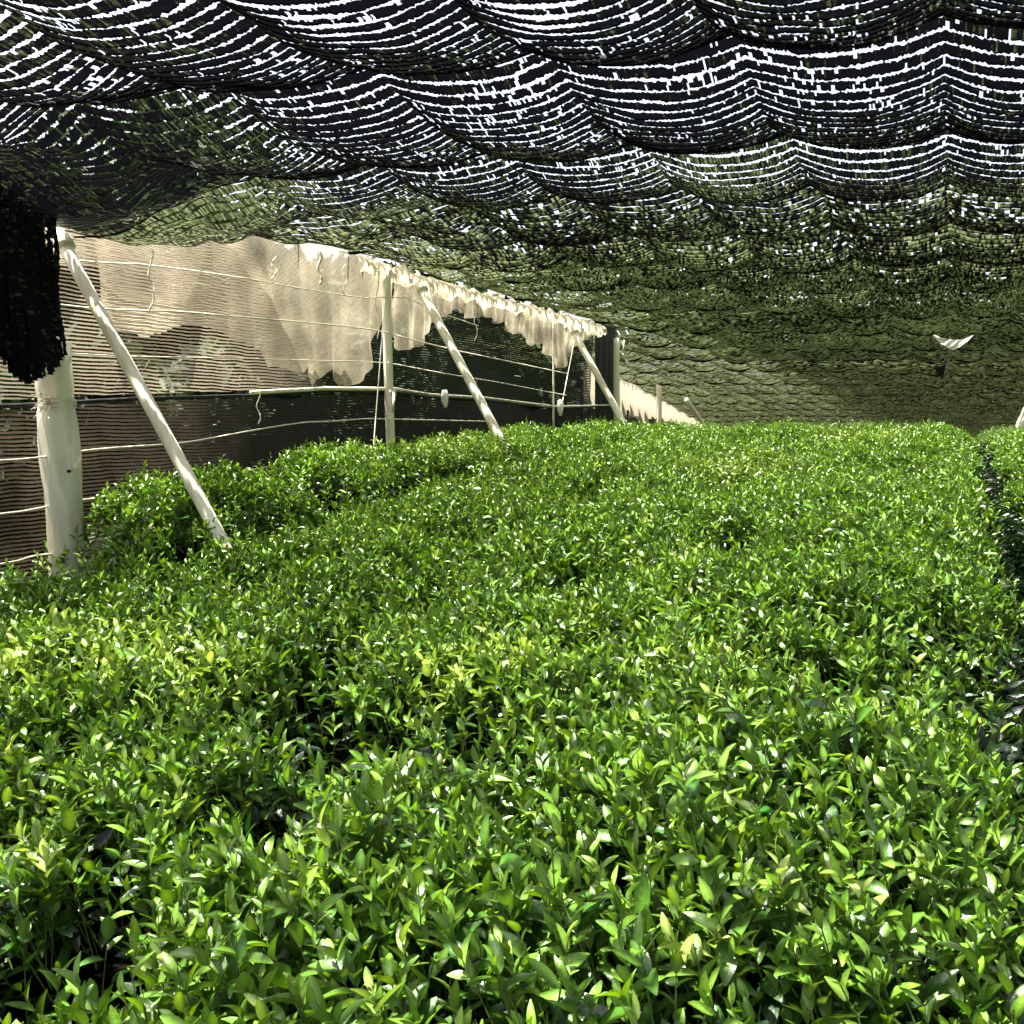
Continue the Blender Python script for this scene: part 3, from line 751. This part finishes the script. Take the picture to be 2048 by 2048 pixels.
for (x, y, h, r, lab) in [(-4.3, 2.3, 1.5, .62, 'dark shrub seen through the tan net at the left edge'),
                          (-4.4, 3.5, 1.75, .7, 'dark shrub seen through the tan net behind the nearest brace'),
                          (-4.4, 4.9, 1.75, .72, SL), (-4.5, 6.2, 1.8, .75, SL), (-4.5, 7.6, 1.9, .8, SL), (-4.6, 9.0, 1.9, .75, SL)]:
    shrub('shrub', lab, 'shrub', GS, x, y, h, r, 6500, (.012, .024, .007), big=1.25)
for q in range(13):
    shrub('shrub', 'tall dark shrub rising behind the others beyond the net wall', 'shrub', 'tall dark shrubs beyond the net wall', -6.7 - .5 * (q % 2), .6 + 1.25 * q, 3.1, 1.05, 9000, (.012, .024, .007), lobes=16, big=2.2)
for (x, y, h) in [(-8.5, 5.0, 4.6), (-9.5, 10.5, 5.2), (-7.6, 1.0, 4.2)]:
    shrub('broadleaf_tree', 'tall dark tree standing well beyond the net wall', 'tree', 'trees beyond the net wall', x, y, h, 1.6, 6500, (.022, .042, .012), trunk=1.3, lobes=14)
yb = np.linspace(7.2, 9.2, 24); ub = np.linspace(0, 1, 10)[:, None]
tag(mesh_obj('blue_tarp', np.stack([-3.62 - .25 * (1 - ub) + .04 * np.sin(yb * 9)[None] * (1 - ub), yb[None] + 0 * ub, (1.35 + .03 * np.sin(yb * 4))[None] + .62 * ub * (1 - .1 * np.cos(yb * 3)[None])], -1).reshape(-1, 3), grid_faces(24, 10), M_blue),
    'dim blue sheet showing through the black net left of the corner', 'tarp')

# ------------------------------------------------------------------ light, sky, camera
SUN_EL, SUN_HEAD = math.radians(73), math.radians(102)     # heading: left of +Y
to_sun = Vector((-math.sin(SUN_HEAD) * math.cos(SUN_EL), math.cos(SUN_HEAD) * math.cos(SUN_EL), math.sin(SUN_EL)))
L = bpy.data.lights.new('sun', 'SUN'); L.energy = 5.0; L.angle = math.radians(.5); L.color = (1, .95, .86)
so = bpy.data.objects.new('sun', L); COL.objects.link(so); so.location = (0, 0, 30)
so.rotation_euler = to_sun.to_track_quat('Z', 'Y').to_euler()
w = bpy.data.worlds.new('World'); sc.world = w; w.use_nodes = True
nt = w.node_tree; bg = nt.nodes['Background']
sky = nt.nodes.new('ShaderNodeTexSky'); sky.sky_type = 'NISHITA'; sky.sun_disc = False
sky.sun_elevation = SUN_EL; sky.sun_rotation = -SUN_HEAD
sky.air_density = .6; sky.dust_density = 6.0; sky.ozone_density = 1.0
hsv = nt.nodes.new('ShaderNodeHueSaturation'); hsv.inputs['Saturation'].default_value = .45
nt.links.new(sky.outputs[0], hsv.inputs['Color']); nt.links.new(hsv.outputs[0], bg.inputs[0]); bg.inputs[1].default_value = .09

cam = bpy.data.cameras.new('camera'); cam.lens = 36; cam.sensor_width = 36; cam.clip_start = .05; cam.clip_end = 800
co = bpy.data.objects.new('camera', cam); COL.objects.link(co)
co.location = (0, 0, 1.5); co.rotation_euler = (math.radians(90 - 4.9), 0, TH)
sc.camera = co
sc.view_settings.view_transform = 'Standard'; sc.view_settings.look = 'None'
sc.view_settings.exposure = 2.65; sc.view_settings.gamma = 1
sc.cycles.transparent_max_bounces = 16
sc.cycles.max_bounces = 6
sc.cycles.use_denoising = True
